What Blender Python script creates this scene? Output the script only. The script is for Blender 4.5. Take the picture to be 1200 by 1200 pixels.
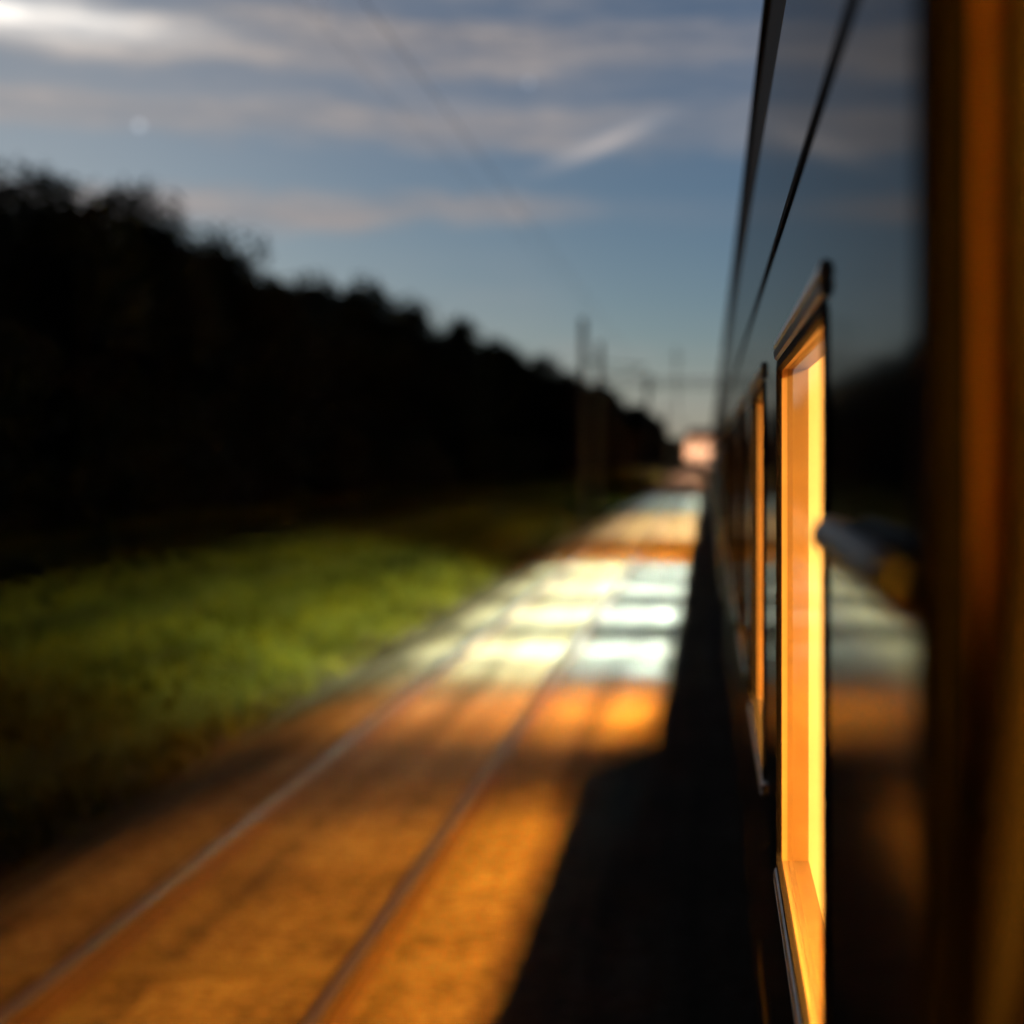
import bpy, bmesh, math, random
from mathutils import Vector, Matrix, noise as mnoise

random.seed(11)
for o in list(bpy.data.objects):
    bpy.data.objects.remove(o)
sc = bpy.context.scene
COL = sc.collection
R = math.radians

# ------------------------------------------------------------------ camera
F = 1600.0 / 1200.0 * 36.0
cd = bpy.data.cameras.new('camera')
cam = bpy.data.objects.new('camera', cd)
COL.objects.link(cam)
CZ = 2.7                                   # eye height above the rail heads
cam.location = (0, 0, CZ)
cam.rotation_euler = (R(90), 0, 0)
cd.lens = F
cd.sensor_width = 36
cd.shift_x = -232.0 / 1200
cd.shift_y = -70.0 / 1200
cd.clip_start = 0.05
cd.clip_end = 9000
cd.dof.use_dof = True
cd.dof.focus_distance = 2.25
cd.dof.aperture_fstop = 1.5
sc.camera = cam

# ------------------------------------------------------------------ world: moonlit night sky
MOON = Vector((-0.527, 1.0, 0.279)).normalized()
MOON_EL = math.asin(MOON.z)
MOON_AZ = math.atan2(MOON.x, MOON.y)

sc.view_settings.view_transform = 'Standard'
sc.view_settings.look = 'None'
sc.view_settings.exposure = 0
sc.view_settings.gamma = 1
sc.view_settings.use_curve_mapping = False

W = bpy.data.worlds.new('World')
sc.world = W
W.use_nodes = True
nt = W.node_tree
nt.nodes.clear()


def nd(tree, t, **kw):
    n = tree.nodes.new(t)
    for k, v in kw.items():
        setattr(n, k, v)
    return n


def mth(tree, op, a, b=None, c=None, clamp=False):
    n = tree.nodes.new('ShaderNodeMath')
    n.operation = op
    n.use_clamp = clamp
    for i, v in enumerate((a, b, c)):
        if v is None:
            continue
        if isinstance(v, (int, float)):
            n.inputs[i].default_value = v
        else:
            tree.links.new(v, n.inputs[i])
    return n.outputs[0]


def ramp(tree, fac, stops, interp='LINEAR'):
    n = tree.nodes.new('ShaderNodeValToRGB')
    cr = n.color_ramp
    cr.interpolation = interp
    while len(cr.elements) < len(stops):
        cr.elements.new(0.5)
    for e, (p, c) in zip(cr.elements, stops):
        e.position = p
        if isinstance(c, (int, float)):
            c = (c, c, c)
        e.color = (c[0], c[1], c[2], 1)
    if fac is not None:
        tree.links.new(fac, n.inputs[0])
    return n.outputs[0]


def mixc(tree, fac, a, b, mode='MIX'):
    n = tree.nodes.new('ShaderNodeMix')
    n.data_type = 'RGBA'
    n.blend_type = mode
    for idx, v in ((0, fac), (6, a), (7, b)):
        if isinstance(v, (int, float)):
            n.inputs[idx].default_value = v
        elif isinstance(v, tuple):
            n.inputs[idx].default_value = (v[0], v[1], v[2], 1)
        else:
            tree.links.new(v, n.inputs[idx])
    return n.outputs[2]


def build_world():
    t = nt
    L = t.links.new
    sky = nd(t, 'ShaderNodeTexSky', sky_type='NISHITA')
    sky.sun_disc = False
    sky.sun_elevation = MOON_EL
    sky.sun_rotation = MOON_AZ
    sky.altitude = 300
    sky.air_density = 1.0
    sky.dust_density = 0.25
    sky.ozone_density = 2.0
    tc = nd(t, 'ShaderNodeTexCoord')
    sep = nd(t, 'ShaderNodeSeparateXYZ')
    L(tc.outputs['Generated'], sep.inputs[0])
    x, y, z = sep.outputs
    hyp = mth(t, 'SQRT', mth(t, 'ADD', mth(t, 'MULTIPLY', x, x), mth(t, 'MULTIPLY', y, y)))
    el = mth(t, 'DIVIDE', z, mth(t, 'MAXIMUM', hyp, 0.02))          # tangent of the elevation
    az = mth(t, 'ARCTAN2', x, y)
    comb = nd(t, 'ShaderNodeCombineXYZ')
    L(mth(t, 'MULTIPLY', az, 1.0), comb.inputs[0])
    L(el, comb.inputs[1])

    def noise(sx, sy, detail, rough, off):
        mp = nd(t, 'ShaderNodeMapping')
        mp.inputs['Scale'].default_value = (sx, sy, 1)
        mp.inputs['Location'].default_value = (off, off * 0.7, 0)
        L(comb.outputs[0], mp.inputs[0])
        n = nd(t, 'ShaderNodeTexNoise')
        n.inputs['Scale'].default_value = 1
        n.inputs['Detail'].default_value = detail
        n.inputs['Roughness'].default_value = rough
        L(mp.outputs[0], n.inputs[0])
        return n.outputs[0]

    warp = mth(t, 'MULTIPLY', mth(t, 'SUBTRACT', noise(5, 12, 5, .6, 3.1), .5), .058)
    tilt = mth(t, 'MULTIPLY', az, -0.028)
    e = mth(t, 'ADD', mth(t, 'ADD', el, warp), tilt)
    band = ramp(t, mth(t, 'MULTIPLY', e, 2.0), [
        (0.00, 0.85), (0.07, 0.62), (0.17, 0.16), (0.325, 0.02), (0.352, 0.85), (0.372, 0.75), (0.395, 0.03),
        (0.44, 0.05), (0.465, 0.66), (0.496, 0.72), (0.514, 0.34), (0.545, 0.30), (0.572, 0.88),
        (0.620, 0.86), (0.643, 0.30), (0.70, 0.42), (0.80, 0.45), (1.0, 0.55)])
    streak = noise(4.0, 34, 5, .6, 8.3)
    puff = noise(11, 58, 9, .66, 1.7)
    dens = mth(t, 'MULTIPLY', band, mth(t, 'ADD', mth(t, 'MULTIPLY', streak, 1.1), .42))
    # thin streak fades out on the right of the low band
    lowfade = ramp(t, mth(t, 'ADD', az, .5), [(0.0, 1), (0.36, 1), (0.43, .15), (1, .1)])
    islow = ramp(t, mth(t, 'MULTIPLY', e, 2.0), [(0.0, 0), (.12, 0), (.22, 1), (0.39, 1), (0.43, 0), (1, 0)])
    dens = mth(t, 'MULTIPLY', dens, mixc(t, islow, (1, 1, 1), lowfade))
    dens = mth(t, 'MULTIPLY', dens, mth(t, 'ADD', mth(t, 'MULTIPLY', puff, 2.4), -.12), clamp=True)
    mid = ramp(t, mth(t, 'ADD', az, .5), [(0.0, 1), (.36, 1), (.46, .62), (1, .6)])
    dens = mth(t, 'MULTIPLY', dens, mid)
    # short slanted wisp under the middle cloud
    a0, e0 = -0.074, 0.2275
    da = mth(t, 'SUBTRACT', az, a0)
    de = mth(t, 'SUBTRACT', mth(t, 'SUBTRACT', el, e0), mth(t, 'MULTIPLY', da, 0.42))
    w = mth(t, 'ADD', mth(t, 'POWER', mth(t, 'MULTIPLY', da, 27), 2), mth(t, 'POWER', mth(t, 'MULTIPLY', mth(t, 'ADD', de, mth(t, 'MULTIPLY', warp, .1)), 150), 2))
    wisp = mth(t, 'MULTIPLY', mth(t, 'POWER', 2.718, mth(t, 'MULTIPLY', w, -1)), 1.0)
    dens = mth(t, 'MAXIMUM', dens, wisp)
    # moon behind the upper cloud
    nrm = nd(t, 'ShaderNodeVectorMath', operation='DOT_PRODUCT')
    L(tc.outputs['Generated'], nrm.inputs[0])
    nrm.inputs[1].default_value = MOON
    dot = mth(t, 'MAXIMUM', nrm.outputs['Value'], 0)
    mz = mth(t, 'ADD', mth(t, 'MULTIPLY', mth(t, 'POWER', mth(t, 'SUBTRACT', az, MOON_AZ), 2), -110), mth(t, 'MULTIPLY', mth(t, 'POWER', mth(t, 'SUBTRACT', el, .288), 2), -4200))
    glow = mth(t, 'ADD', mth(t, 'MULTIPLY', mth(t, 'POWER', 2.718, mz), .95), mth(t, 'MULTIPLY', mth(t, 'POWER', dot, 60), .07))
    g2 = mth(t, 'MULTIPLY', glow, mth(t, 'POWER', dens, 1.5))
    mott = ramp(t, noise(26, 120, 6, .7, 5.5), [(.36, .35), (.60, 1)])
    hi = ramp(t, mth(t, 'MULTIPLY', e, 2.0), [(0, 1), (.56, 1), (.60, 0), (1, 0)])
    pf = mth(t, 'MULTIPLY', puff, mixc(t, hi, mott, (1, 1, 1)))
    dens = mth(t, 'MULTIPLY', dens, mixc(t, hi, mixc(t, .5, mott, (1, 1, 1)), (1, 1, 1)))
    ccol = mixc(t, pf, (0.17, 0.17, 0.195), (0.47, 0.42, 0.40))
    skyc = mixc(t, 1.0, sky.outputs[0], (0.0285, 0.0322, 0.0365), 'MULTIPLY')
    SKYOUT = skyc
    c = mixc(t, dens, SKYOUT, ccol)
    c = mixc(t, 1.0, c, mixc(t, 1.0, (.13, .12, .115), wisp, 'MULTIPLY'), 'ADD')
    gcol = mixc(t, 1.0, (1.0, .93, .82), g2, 'MULTIPLY')
    c = mixc(t, 1.0, c, gcol, 'ADD')
    # two faint stars
    for d, thr, s in (((-0.418, 1.0, 0.2394), 0.9999972, 0.40), ((-0.1325, 1.0, 0.2706), 0.9999975, 0.22)):
        v = nd(t, 'ShaderNodeVectorMath', operation='DOT_PRODUCT')
        L(tc.outputs['Generated'], v.inputs[0])
        v.inputs[1].default_value = Vector(d).normalized()
        st = mth(t, 'MULTIPLY', mth(t, 'GREATER_THAN', v.outputs['Value'], thr), s)
        c = mixc(t, 1.0, c, mixc(t, 1.0, (.8, .88, 1.0), st, 'MULTIPLY'), 'ADD')
    # sky overhead and behind darkened, out of view, to cut the fill light
    over = ramp(t, el, [(0.0, 1), (.40, 1), (.62, .30), (1.0, .07)])
    ahead = ramp(t, mth(t, 'MULTIPLY_ADD', y, .5, .5), [(0.0, .06), (.5, .12), (.78, 1), (1, 1)])
    c = mixc(t, 1.0, c, mixc(t, 1.0, over, ahead, 'MULTIPLY'), 'MULTIPLY')
    bg = nd(t, 'ShaderNodeBackground')
    bg.inputs[1].default_value = 1.0
    L(c, bg.inputs[0])
    out = nd(t, 'ShaderNodeOutputWorld')
    L(bg.outputs[0], out.inputs[0])


build_world()

# the moon
sd = bpy.data.lights.new('moon_light', 'SUN')
sd.energy = 0.03
sd.angle = R(0.5)
sd.color = (1.0, .95, .86)
sun = bpy.data.objects.new('moon_light', sd)
COL.objects.link(sun)
sun.location = MOON * 60
sun.rotation_euler = MOON.to_track_quat('Z', 'Y').to_euler()

cy = sc.cycles
cy.max_bounces = 6
cy.diffuse_bounces = 3
cy.glossy_bounces = 4
cy.transparent_max_bounces = 12
cy.sample_clamp_indirect = 6
cy.caustics_reflective = False
cy.caustics_refractive = False
cy.use_denoising = True

# ------------------------------------------------------------------ materials


def mat(name, color=(.5, .5, .5), rough=.5, metal=0.0, var=.0, vscale=6.0, bump=0.0, bscale=40.0, coat=0.0, spec=.5,
        color2=None, stretch=(1, 1, 1), rvar=0.0):
    m = bpy.data.materials.new(name)
    m.use_nodes = True
    t = m.node_tree
    b = t.nodes['Principled BSDF']
    b.inputs['Base Color'].default_value = (*color, 1)
    b.inputs['Roughness'].default_value = rough
    b.inputs['Metallic'].default_value = metal
    b.inputs['Coat Weight'].default_value = coat
    b.inputs['Coat Roughness'].default_value = 0.03
    b.inputs['Specular IOR Level'].default_value = spec
    tc = mp = None
    if var or bump or color2 or rvar:
        tc = t.nodes.new('ShaderNodeTexCoord')
        mp = t.nodes.new('ShaderNodeMapping')
        mp.inputs['Scale'].default_value = stretch
        t.links.new(tc.outputs['Object'], mp.inputs[0])
    if var or color2 or rvar:
        n = t.nodes.new('ShaderNodeTexNoise')
        n.inputs['Scale'].default_value = vscale
        n.inputs['Detail'].default_value = 5
        n.inputs['Roughness'].default_value = .6
        t.links.new(mp.outputs[0], n.inputs[0])
        if color2 is None:
            color2 = tuple(c * (1 - var) for c in color)
            c1 = tuple(min(1, c * (1 + var)) for c in color)
        else:
            c1 = color
        rr = ramp(t, n.outputs[0], [(.3, color2), (.7, c1)])
        t.links.new(rr, b.inputs['Base Color'])
        if rvar:
            q = ramp(t, n.outputs[0], [(.3, max(0.02, rough - rvar)), (.7, rough + rvar)])
            t.links.new(q, b.inputs['Roughness'])
    if bump:
        n2 = t.nodes.new('ShaderNodeTexNoise')
        n2.inputs['Scale'].default_value = bscale
        n2.inputs['Detail'].default_value = 4
        t.links.new(mp.outputs[0], n2.inputs[0])
        bp = t.nodes.new('ShaderNodeBump')
        bp.inputs['Strength'].default_value = bump
        bp.inputs['Distance'].default_value = .02
        t.links.new(n2.outputs[0], bp.inputs['Height'])
        t.links.new(bp.outputs[0], b.inputs['Normal'])
    return m


def emis(name, color, strength):
    m = bpy.data.materials.new(name)
    m.use_nodes = True
    t = m.node_tree
    t.nodes.clear()
    e = t.nodes.new('ShaderNodeEmission')
    e.inputs[0].default_value = (*color, 1)
    e.inputs[1].default_value = strength
    o = t.nodes.new('ShaderNodeOutputMaterial')
    t.links.new(e.outputs[0], o.inputs[0])
    return m


def glass(name, tint=(.93, .95, .93)):
    m = bpy.data.materials.new(name)
    m.use_nodes = True
    t = m.node_tree
    t.nodes.clear()
    g = t.nodes.new('ShaderNodeNewGeometry')
    dp = t.nodes.new('ShaderNodeVectorMath')
    dp.operation = 'DOT_PRODUCT'
    t.links.new(g.outputs['Normal'], dp.inputs[0])
    t.links.new(g.outputs['Incoming'], dp.inputs[1])
    c = mth(t, 'SUBTRACT', 1.0, mth(t, 'ABSOLUTE', dp.outputs['Value']))
    fr = mth(t, 'MULTIPLY_ADD', mth(t, 'POWER', c, 5.0), .66, .04)      # thin pane, the same from both sides
    tr = t.nodes.new('ShaderNodeBsdfTransparent')
    tr.inputs[0].default_value = (*tint, 1)
    gl = t.nodes.new('ShaderNodeBsdfGlossy')
    gl.inputs['Roughness'].default_value = .02
    mx = t.nodes.new('ShaderNodeMixShader')
    o = t.nodes.new('ShaderNodeOutputMaterial')
    t.links.new(fr, mx.inputs[0])
    t.links.new(tr.outputs[0], mx.inputs[1])
    t.links.new(gl.outputs[0], mx.inputs[2])
    t.links.new(mx.outputs[0], o.inputs[0])
    return m


M = {}
M['paint'] = mat('dark_carriage_paint', (.008, .010, .012), .085, spec=.07, var=.25, vscale=3, rvar=.03, bump=.012, bscale=2.2)


def worn_gloss(name, m):
    '''weathered gloss paint: the coat has lost part of its shine'''
    t = m.node_tree
    b = t.nodes['Principled BSDF']
    b.inputs['Specular IOR Level'].default_value = 0
    b.inputs['IOR'].default_value = 1.0
    g = t.nodes.new('ShaderNodeNewGeometry')
    dp = t.nodes.new('ShaderNodeVectorMath')
    dp.operation = 'DOT_PRODUCT'
    t.links.new(g.outputs['Normal'], dp.inputs[0])
    t.links.new(g.outputs['Incoming'], dp.inputs[1])
    # brown tone painted on the lower panels, imitating the lit track's reflection
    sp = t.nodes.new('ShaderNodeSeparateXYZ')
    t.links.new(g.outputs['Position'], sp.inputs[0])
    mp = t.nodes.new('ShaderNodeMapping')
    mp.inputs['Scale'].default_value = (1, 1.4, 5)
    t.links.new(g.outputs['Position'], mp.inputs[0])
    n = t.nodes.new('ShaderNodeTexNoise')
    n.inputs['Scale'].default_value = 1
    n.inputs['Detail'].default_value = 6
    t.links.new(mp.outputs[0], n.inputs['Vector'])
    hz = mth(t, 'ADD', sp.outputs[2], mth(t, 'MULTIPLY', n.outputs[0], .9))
    painted_sheen = ramp(t, mth(t, 'MULTIPLY', hz, .3), [(.30, .75), (.62, .55), (.74, .08), (1, .04)])
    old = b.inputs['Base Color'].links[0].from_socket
    t.links.new(mixc(t, painted_sheen, old, (.105, .080, .055)), b.inputs['Base Color'])
    c = mth(t, 'SUBTRACT', 1.0, mth(t, 'ABSOLUTE', dp.outputs['Value']))
    fr = mth(t, 'MULTIPLY_ADD', mth(t, 'POWER', c, 5.0), .56, .025)
    gl = t.nodes.new('ShaderNodeBsdfGlossy')
    gl.inputs['Roughness'].default_value = .085
    if b.inputs['Normal'].links:
        t.links.new(b.inputs['Normal'].links[0].from_socket, gl.inputs['Normal'])
    mx = t.nodes.new('ShaderNodeMixShader')
    t.links.new(fr, mx.inputs[0])
    t.links.new(b.outputs[0], mx.inputs[1])
    t.links.new(gl.outputs[0], mx.inputs[2])
    t.links.new(mx.outputs[0], t.nodes['Material Output'].inputs[0])


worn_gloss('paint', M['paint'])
M['paint_far'] = mat('dusty_carriage_paint', (.022, .020, .018), .36, var=.4, vscale=2, rvar=.08, spec=.22)
M['roof'] = mat('dark_roof_paint', (.012, .011, .013), .75, var=.3, vscale=4, spec=.15)
M['alu'] = mat('aluminium_trim', (.30, .29, .28), .38, metal=.85, var=.2, vscale=30)
M['rubber'] = mat('black_rubber', (.0025, .002, .0025), .8, var=.2, spec=.06)
M['lining'] = mat('cream_lining', (.56, .40, .23), .5, var=.08, vscale=5)
M['wood'] = mat('varnished_wood', (.34, .17, .06), .35, color2=(.22, .10, .035), vscale=4, stretch=(6, 6, .6))
M['reveal'] = mat('brown_reveal_board', (.25, .145, .06), .5, var=.12, vscale=8)
M['pale'] = mat('pale_panel', (.78, .64, .44), .5, var=.06, vscale=3)
M['trim'] = mat('varnished_trim', (.60, .33, .12), .4, color2=(.45, .23, .08), vscale=4, stretch=(6, 6, .6))
M['sill'] = mat('dark_sill_board', (.055, .03, .013), .6, var=.2, vscale=8)
M['ceil'] = mat('white_ceiling', (.34, .33, .30), .6, var=.06)
M['floor'] = mat('brown_linoleum', (.09, .06, .045), .6, var=.2)
M['curtain'] = mat('dark_red_cloth', (.0022, .0003, .0003), .95, var=.35, vscale=60, bump=.3, bscale=300, spec=.1)
M['rail_bar'] = mat('blue_grey_enamel', (.020, .025, .036), .42, var=.2, vscale=40)
M['bracket'] = mat('rusty_bracket', (.10, .035, .018), .6, color2=(.05, .018, .012), vscale=50)
M['under'] = mat('underframe_black', (.012, .010, .009), .8, var=.3, spec=.2)
M['steel'] = mat('worn_rail_head', (.115, .095, .11), .46, metal=.8, var=.15, vscale=3, rvar=.06)
M['rust'] = mat('rusty_rail_web', (.075, .035, .018), .85, color2=(.04, .02, .012), vscale=25, bump=.2)
M['sleeper'] = mat('weathered_sleeper', (.125, .098, .07), .9, color2=(.09, .07, .05), vscale=9, bump=.4, bscale=30, spec=.2)
M['galv'] = mat('galvanised_steel', (.09, .095, .095), .6, metal=.2, var=.2, vscale=8)
M['wire'] = mat('copper_wire', (.03, .03, .032), .6, metal=.3)
M['ins'] = mat('brown_insulator', (.07, .03, .02), .3)
M['bark'] = mat('dark_bark', (.03, .022, .016), .95, color2=(.018, .013, .010), vscale=14, bump=.5, bscale=20, spec=.1)
M['plaster'] = mat('pale_pink_plaster', (.62, .44, .36), .9, var=.12, vscale=2, bump=.1, spec=.2)
M['tile'] = mat('brown_roof_tile', (.14, .06, .045), .8, var=.3, vscale=6, bump=.3)
M['glass'] = glass('carriage_glass')
M['dglass'] = mat('dark_window_glass', (.02, .022, .025), .08)
M['white'] = mat('white_window_frame', (.7, .7, .68), .5)
M['yellow'] = mat('yellow_glint_paint', (.42, .24, .01), .3, var=.15, coat=.3)


def leaf_mat(name, a, b, bands=False):
    m = bpy.data.materials.new(name)
    m.use_nodes = True
    t = m.node_tree
    bs = t.nodes['Principled BSDF']
    bs.inputs['Roughness'].default_value = .7
    bs.inputs['Specular IOR Level'].default_value = .15
    g = t.nodes.new('ShaderNodeNewGeometry')
    rr = ramp(t, g.outputs['Random Per Island'], [(0, a), (1, b)])
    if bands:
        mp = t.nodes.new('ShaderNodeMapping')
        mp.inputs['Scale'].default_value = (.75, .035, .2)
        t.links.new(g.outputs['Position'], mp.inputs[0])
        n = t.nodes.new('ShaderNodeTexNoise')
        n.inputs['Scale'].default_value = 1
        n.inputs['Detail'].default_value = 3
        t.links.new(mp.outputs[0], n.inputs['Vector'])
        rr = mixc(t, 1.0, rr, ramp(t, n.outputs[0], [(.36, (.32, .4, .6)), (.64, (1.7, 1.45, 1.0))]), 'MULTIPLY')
    t.links.new(rr, bs.inputs['Base Color'])
    return m


M['leaf'] = leaf_mat('dark_leaves', (.009, .010, .004), (.026, .029, .010))
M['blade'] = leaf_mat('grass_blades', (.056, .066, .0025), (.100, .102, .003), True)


def ground_mats():
    # ballast: angular crushed stone
    m = bpy.data.materials.new('crushed_stone_ballast')
    m.use_nodes = True
    t = m.node_tree
    b = t.nodes['Principled BSDF']
    b.inputs['Roughness'].default_value = .9
    b.inputs['Specular IOR Level'].default_value = .2
    g = t.nodes.new('ShaderNodeNewGeometry')
    v = t.nodes.new('ShaderNodeTexVoronoi')
    v.inputs['Scale'].default_value = 17
    t.links.new(g.outputs['Position'], v.inputs['Vector'])
    n = t.nodes.new('ShaderNodeTexNoise')
    n.inputs['Scale'].default_value = .9
    n.inputs['Detail'].default_value = 6
    t.links.new(g.outputs['Position'], n.inputs['Vector'])
    hs = t.nodes.new('ShaderNodeSeparateColor')
    t.links.new(v.outputs['Color'], hs.inputs[0])
    c1 = ramp(t, hs.outputs[0], [(0, (.10, .078, .055)), (.6, (.155, .122, .09)), (1, (.20, .165, .13))])
    c2 = ramp(t, n.outputs[0], [(.3, (.55, .5, .45)), (.7, (1, 1, 1))])
    mp = t.nodes.new('ShaderNodeMapping')
    mp.inputs['Scale'].default_value = (3.2, .10, 1)
    t.links.new(g.outputs['Position'], mp.inputs[0])
    n3 = t.nodes.new('ShaderNodeTexNoise')
    n3.inputs['Scale'].default_value = 1
    n3.inputs['Detail'].default_value = 4
    t.links.new(mp.outputs[0], n3.inputs['Vector'])
    c3 = ramp(t, n3.outputs[0], [(.36, (.52, .48, .45)), (.62, (1.12, 1.1, 1.06))])
    t.links.new(mixc(t, 1.0, mixc(t, 1.0, c1, c2, 'MULTIPLY'), c3, 'MULTIPLY'), b.inputs['Base Color'])
    bp = t.nodes.new('ShaderNodeBump')
    bp.inputs['Strength'].default_value = .4
    bp.inputs['Distance'].default_value = .025
    t.links.new(v.outputs['Distance'], bp.inputs['Height'])
    bp.invert = True
    t.links.new(bp.outputs[0], b.inputs['Normal'])
    M['ballast'] = m
    # soil with turf
    m = bpy.data.materials.new('turf_and_soil')
    m.use_nodes = True
    t = m.node_tree
    b = t.nodes['Principled BSDF']
    b.inputs['Roughness'].default_value = .95
    b.inputs['Specular IOR Level'].default_value = .1
    g = t.nodes.new('ShaderNodeNewGeometry')
    n = t.nodes.new('ShaderNodeTexNoise')
    n.inputs['Scale'].default_value = .5
    n.inputs['Detail'].default_value = 8
    n.inputs['Roughness'].default_value = .65
    t.links.new(g.outputs['Position'], n.inputs['Vector'])
    c1 = ramp(t, n.outputs[0], [(.32, (.025, .025, .005)), (.5, (.045, .050, .006)), (.7, (.075, .078, .009))])
    sp = t.nodes.new('ShaderNodeSeparateXYZ')
    t.links.new(g.outputs['Position'], sp.inputs[0])
    edge = mth(t, 'ADD', sp.outputs[0], mth(t, 'MULTIPLY', mth(t, 'SUBTRACT', n.outputs[0], .5), 2.0))
    fdirt = ramp(t, mth(t, 'MULTIPLY_ADD', edge, .1, 1.0), [(.41, 0), (.46, 1), (1, 1)])
    wood_f = ramp(t, mth(t, 'MULTIPLY_ADD', edge, .1, 3.0), [(1.0, 0), (1, 1)])
    c = mixc(t, fdirt, c1, (.035, .026, .018))
    t.links.new(c, b.inputs['Base Color'])
    bp = t.nodes.new('ShaderNodeBump')
    bp.inputs['Strength'].default_value = .6
    bp.inputs['Distance'].default_value = .15
    n2 = t.nodes.new('ShaderNodeTexNoise')
    n2.inputs['Scale'].default_value = 5
    n2.inputs['Detail'].default_value = 6
    t.links.new(g.outputs['Position'], n2.inputs['Vector'])
    t.links.new(n2.outputs[0], bp.inputs['Height'])
    t.links.new(bp.outputs[0], b.inputs['Normal'])
    M['turf'] = m


ground_mats()

# ------------------------------------------------------------------ mesh helpers


class MB:
    def __init__(s):
        s.v, s.f = [], []

    def box(s, x0, x1, y0, y1, z0, z1):
        b = len(s.v)
        s.v += [(x, y, z) for z in (z0, z1) for y in (y0, y1) for x in (x0, x1)]
        s.f += [tuple(b + i for i in q) for q in ((0, 2, 3, 1), (4, 5, 7, 6), (0, 1, 5, 4), (2, 6, 7, 3), (0, 4, 6, 2), (1, 3, 7, 5))]

    def quad(s, *p):
        b = len(s.v)
        s.v += [tuple(q) for q in p]
        s.f.append(tuple(range(b, b + len(p))))

    def tube(s, pts, r, n=10, cap=True):
        pts = [Vector(p) for p in pts]
        rs = r if isinstance(r, (list, tuple)) else [r] * len(pts)
        rings = []
        for i, p in enumerate(pts):
            d = (pts[min(i + 1, len(pts) - 1)] - pts[max(i - 1, 0)]).normalized()
            up = Vector((0, 0, 1)) if abs(d.z) < .9 else Vector((0, 1, 0))
            a = d.cross(up).normalized()
            c = a.cross(d).normalized()
            b = len(s.v)
            for k in range(n):
                th = 2 * math.pi * k / n
                s.v.append(tuple(p + (a * math.cos(th) + c * math.sin(th)) * rs[i]))
            rings.append(b)
        for a, b in zip(rings, rings[1:]):
            for k in range(n):
                k2 = (k + 1) % n
                s.f.append((a + k, a + k2, b + k2, b + k))
        if cap:
            s.f.append(tuple(rings[0] + k for k in reversed(range(n))))
            s.f.append(tuple(rings[-1] + k for k in range(n)))

    def sweep(s, path, section, closed=False):
        """section: offsets (inward-normal, x) swept round a path in the y-z plane of a carriage side"""
        n = len(path)
        rings = []
        for i in range(n):
            p = Vector(path[i])
            a = Vector(path[(i - 1) % n]) if closed or i else p
            c = Vector(path[(i + 1) % n]) if closed or i < n - 1 else p
            d = (c - a)
            d = d.normalized()
            nn = Vector((-d[1], d[0]))
            b = len(s.v)
            for (o, x) in section:
                q = p + nn * o
                s.v.append((x, q[0], q[1]))
            rings.append(b)
        m = len(section)
        pairs = list(zip(rings, rings[1:])) + ([(rings[-1], rings[0])] if closed else [])
        for a, b in pairs:
            for k in range(m):
                k2 = (k + 1) % m
                s.f.append((a + k, a + k2, b + k2, b + k))

    def build(s, name, m, parent=None, smooth=False, bevel=0.0, loc=None):
        me = bpy.data.meshes.new(name)
        me.from_pydata(s.v, [], s.f)
        bm = bmesh.new()
        bm.from_mesh(me)
        bmesh.ops.recalc_face_normals(bm, faces=bm.faces)
        bm.to_mesh(me)
        bm.free()
        if smooth:
            for p in me.polygons:
                p.use_smooth = True
        me.materials.append(m)
        o = bpy.data.objects.new(name, me)
        COL.objects.link(o)
        if parent:
            o.parent = parent
        if loc:
            o.location = loc
        if bevel:
            bv = o.modifiers.new('bevel', 'BEVEL')
            bv.width = bevel
            bv.segments = 2
            bv.limit_method = 'ANGLE'
        return o


def tag(o, label=None, cat=None, group=None, kind=None):
    for k, v in (('label', label), ('category', cat), ('group', group), ('kind', kind)):
        if v:
            o[k] = v
    return o


def thing(name, label, cat, loc=(0, 0, 0), group=None):
    o = bpy.data.objects.new(name, None)
    o.empty_display_size = .3
    COL.objects.link(o)
    o.location = loc
    return tag(o, label, cat, group)


def copy_tree(o, parent=None):
    c = o.copy()
    COL.objects.link(c)
    if parent:
        c.parent = parent
    for ch in list(o.children):
        copy_tree(ch, c)
    return c


def bend(y):
    return 0.0 if y < 195 else (y - 195) ** 2 / 2000.0


# ------------------------------------------------------------------ terrain, trackbed, tracks
PROF = [(-900, 16), (-140, 11), (-60, 8.5), (-40, 9.6), (-30, 7.6), (-24, 3.9), (-20, 1.7), (-17.5, 1.05), (-15, .90), (-12, .72), (-10, .55),
        (-8.6, .33), (-7.4, .05), (-6.5, -.22), (-5.8, -.42), (-5.2, -.52), (-4.8, -.55), (-3, -.56), (0, -.56), (3, -.56), (6, -.56),
        (9, -.5), (30, -.4), (120, 0), (900, 4)]
YS = [-40 + 2.0 * i for i in range(120)] + [200 + 10 * i for i in range(40)] + [620, 720, 900, 1300, 2000, 3200, 5000]


def prof_z(x):
    for (a, za), (b, zb) in zip(PROF, PROF[1:]):
        if a <= x <= b:
            return za + (zb - za) * (x - a) / (b - a)
    return PROF[0][1] if x < PROF[0][0] else PROF[-1][1]


def ground_z(x, y):
    z = prof_z(x)
    fall = max(0.0, min(1.0, (y - 330) / 500.0))
    if x < -5.5 or x > 8:
        k = min(1, (abs(x) - 5.5) / 4)
        z += k * .28 * mnoise.noise(Vector((x * .12, y * .09, 3))) + k * .10 * mnoise.noise(Vector((x * .5, y * .4, 9)))
    return z * (1 - .7 * fall)


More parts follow.
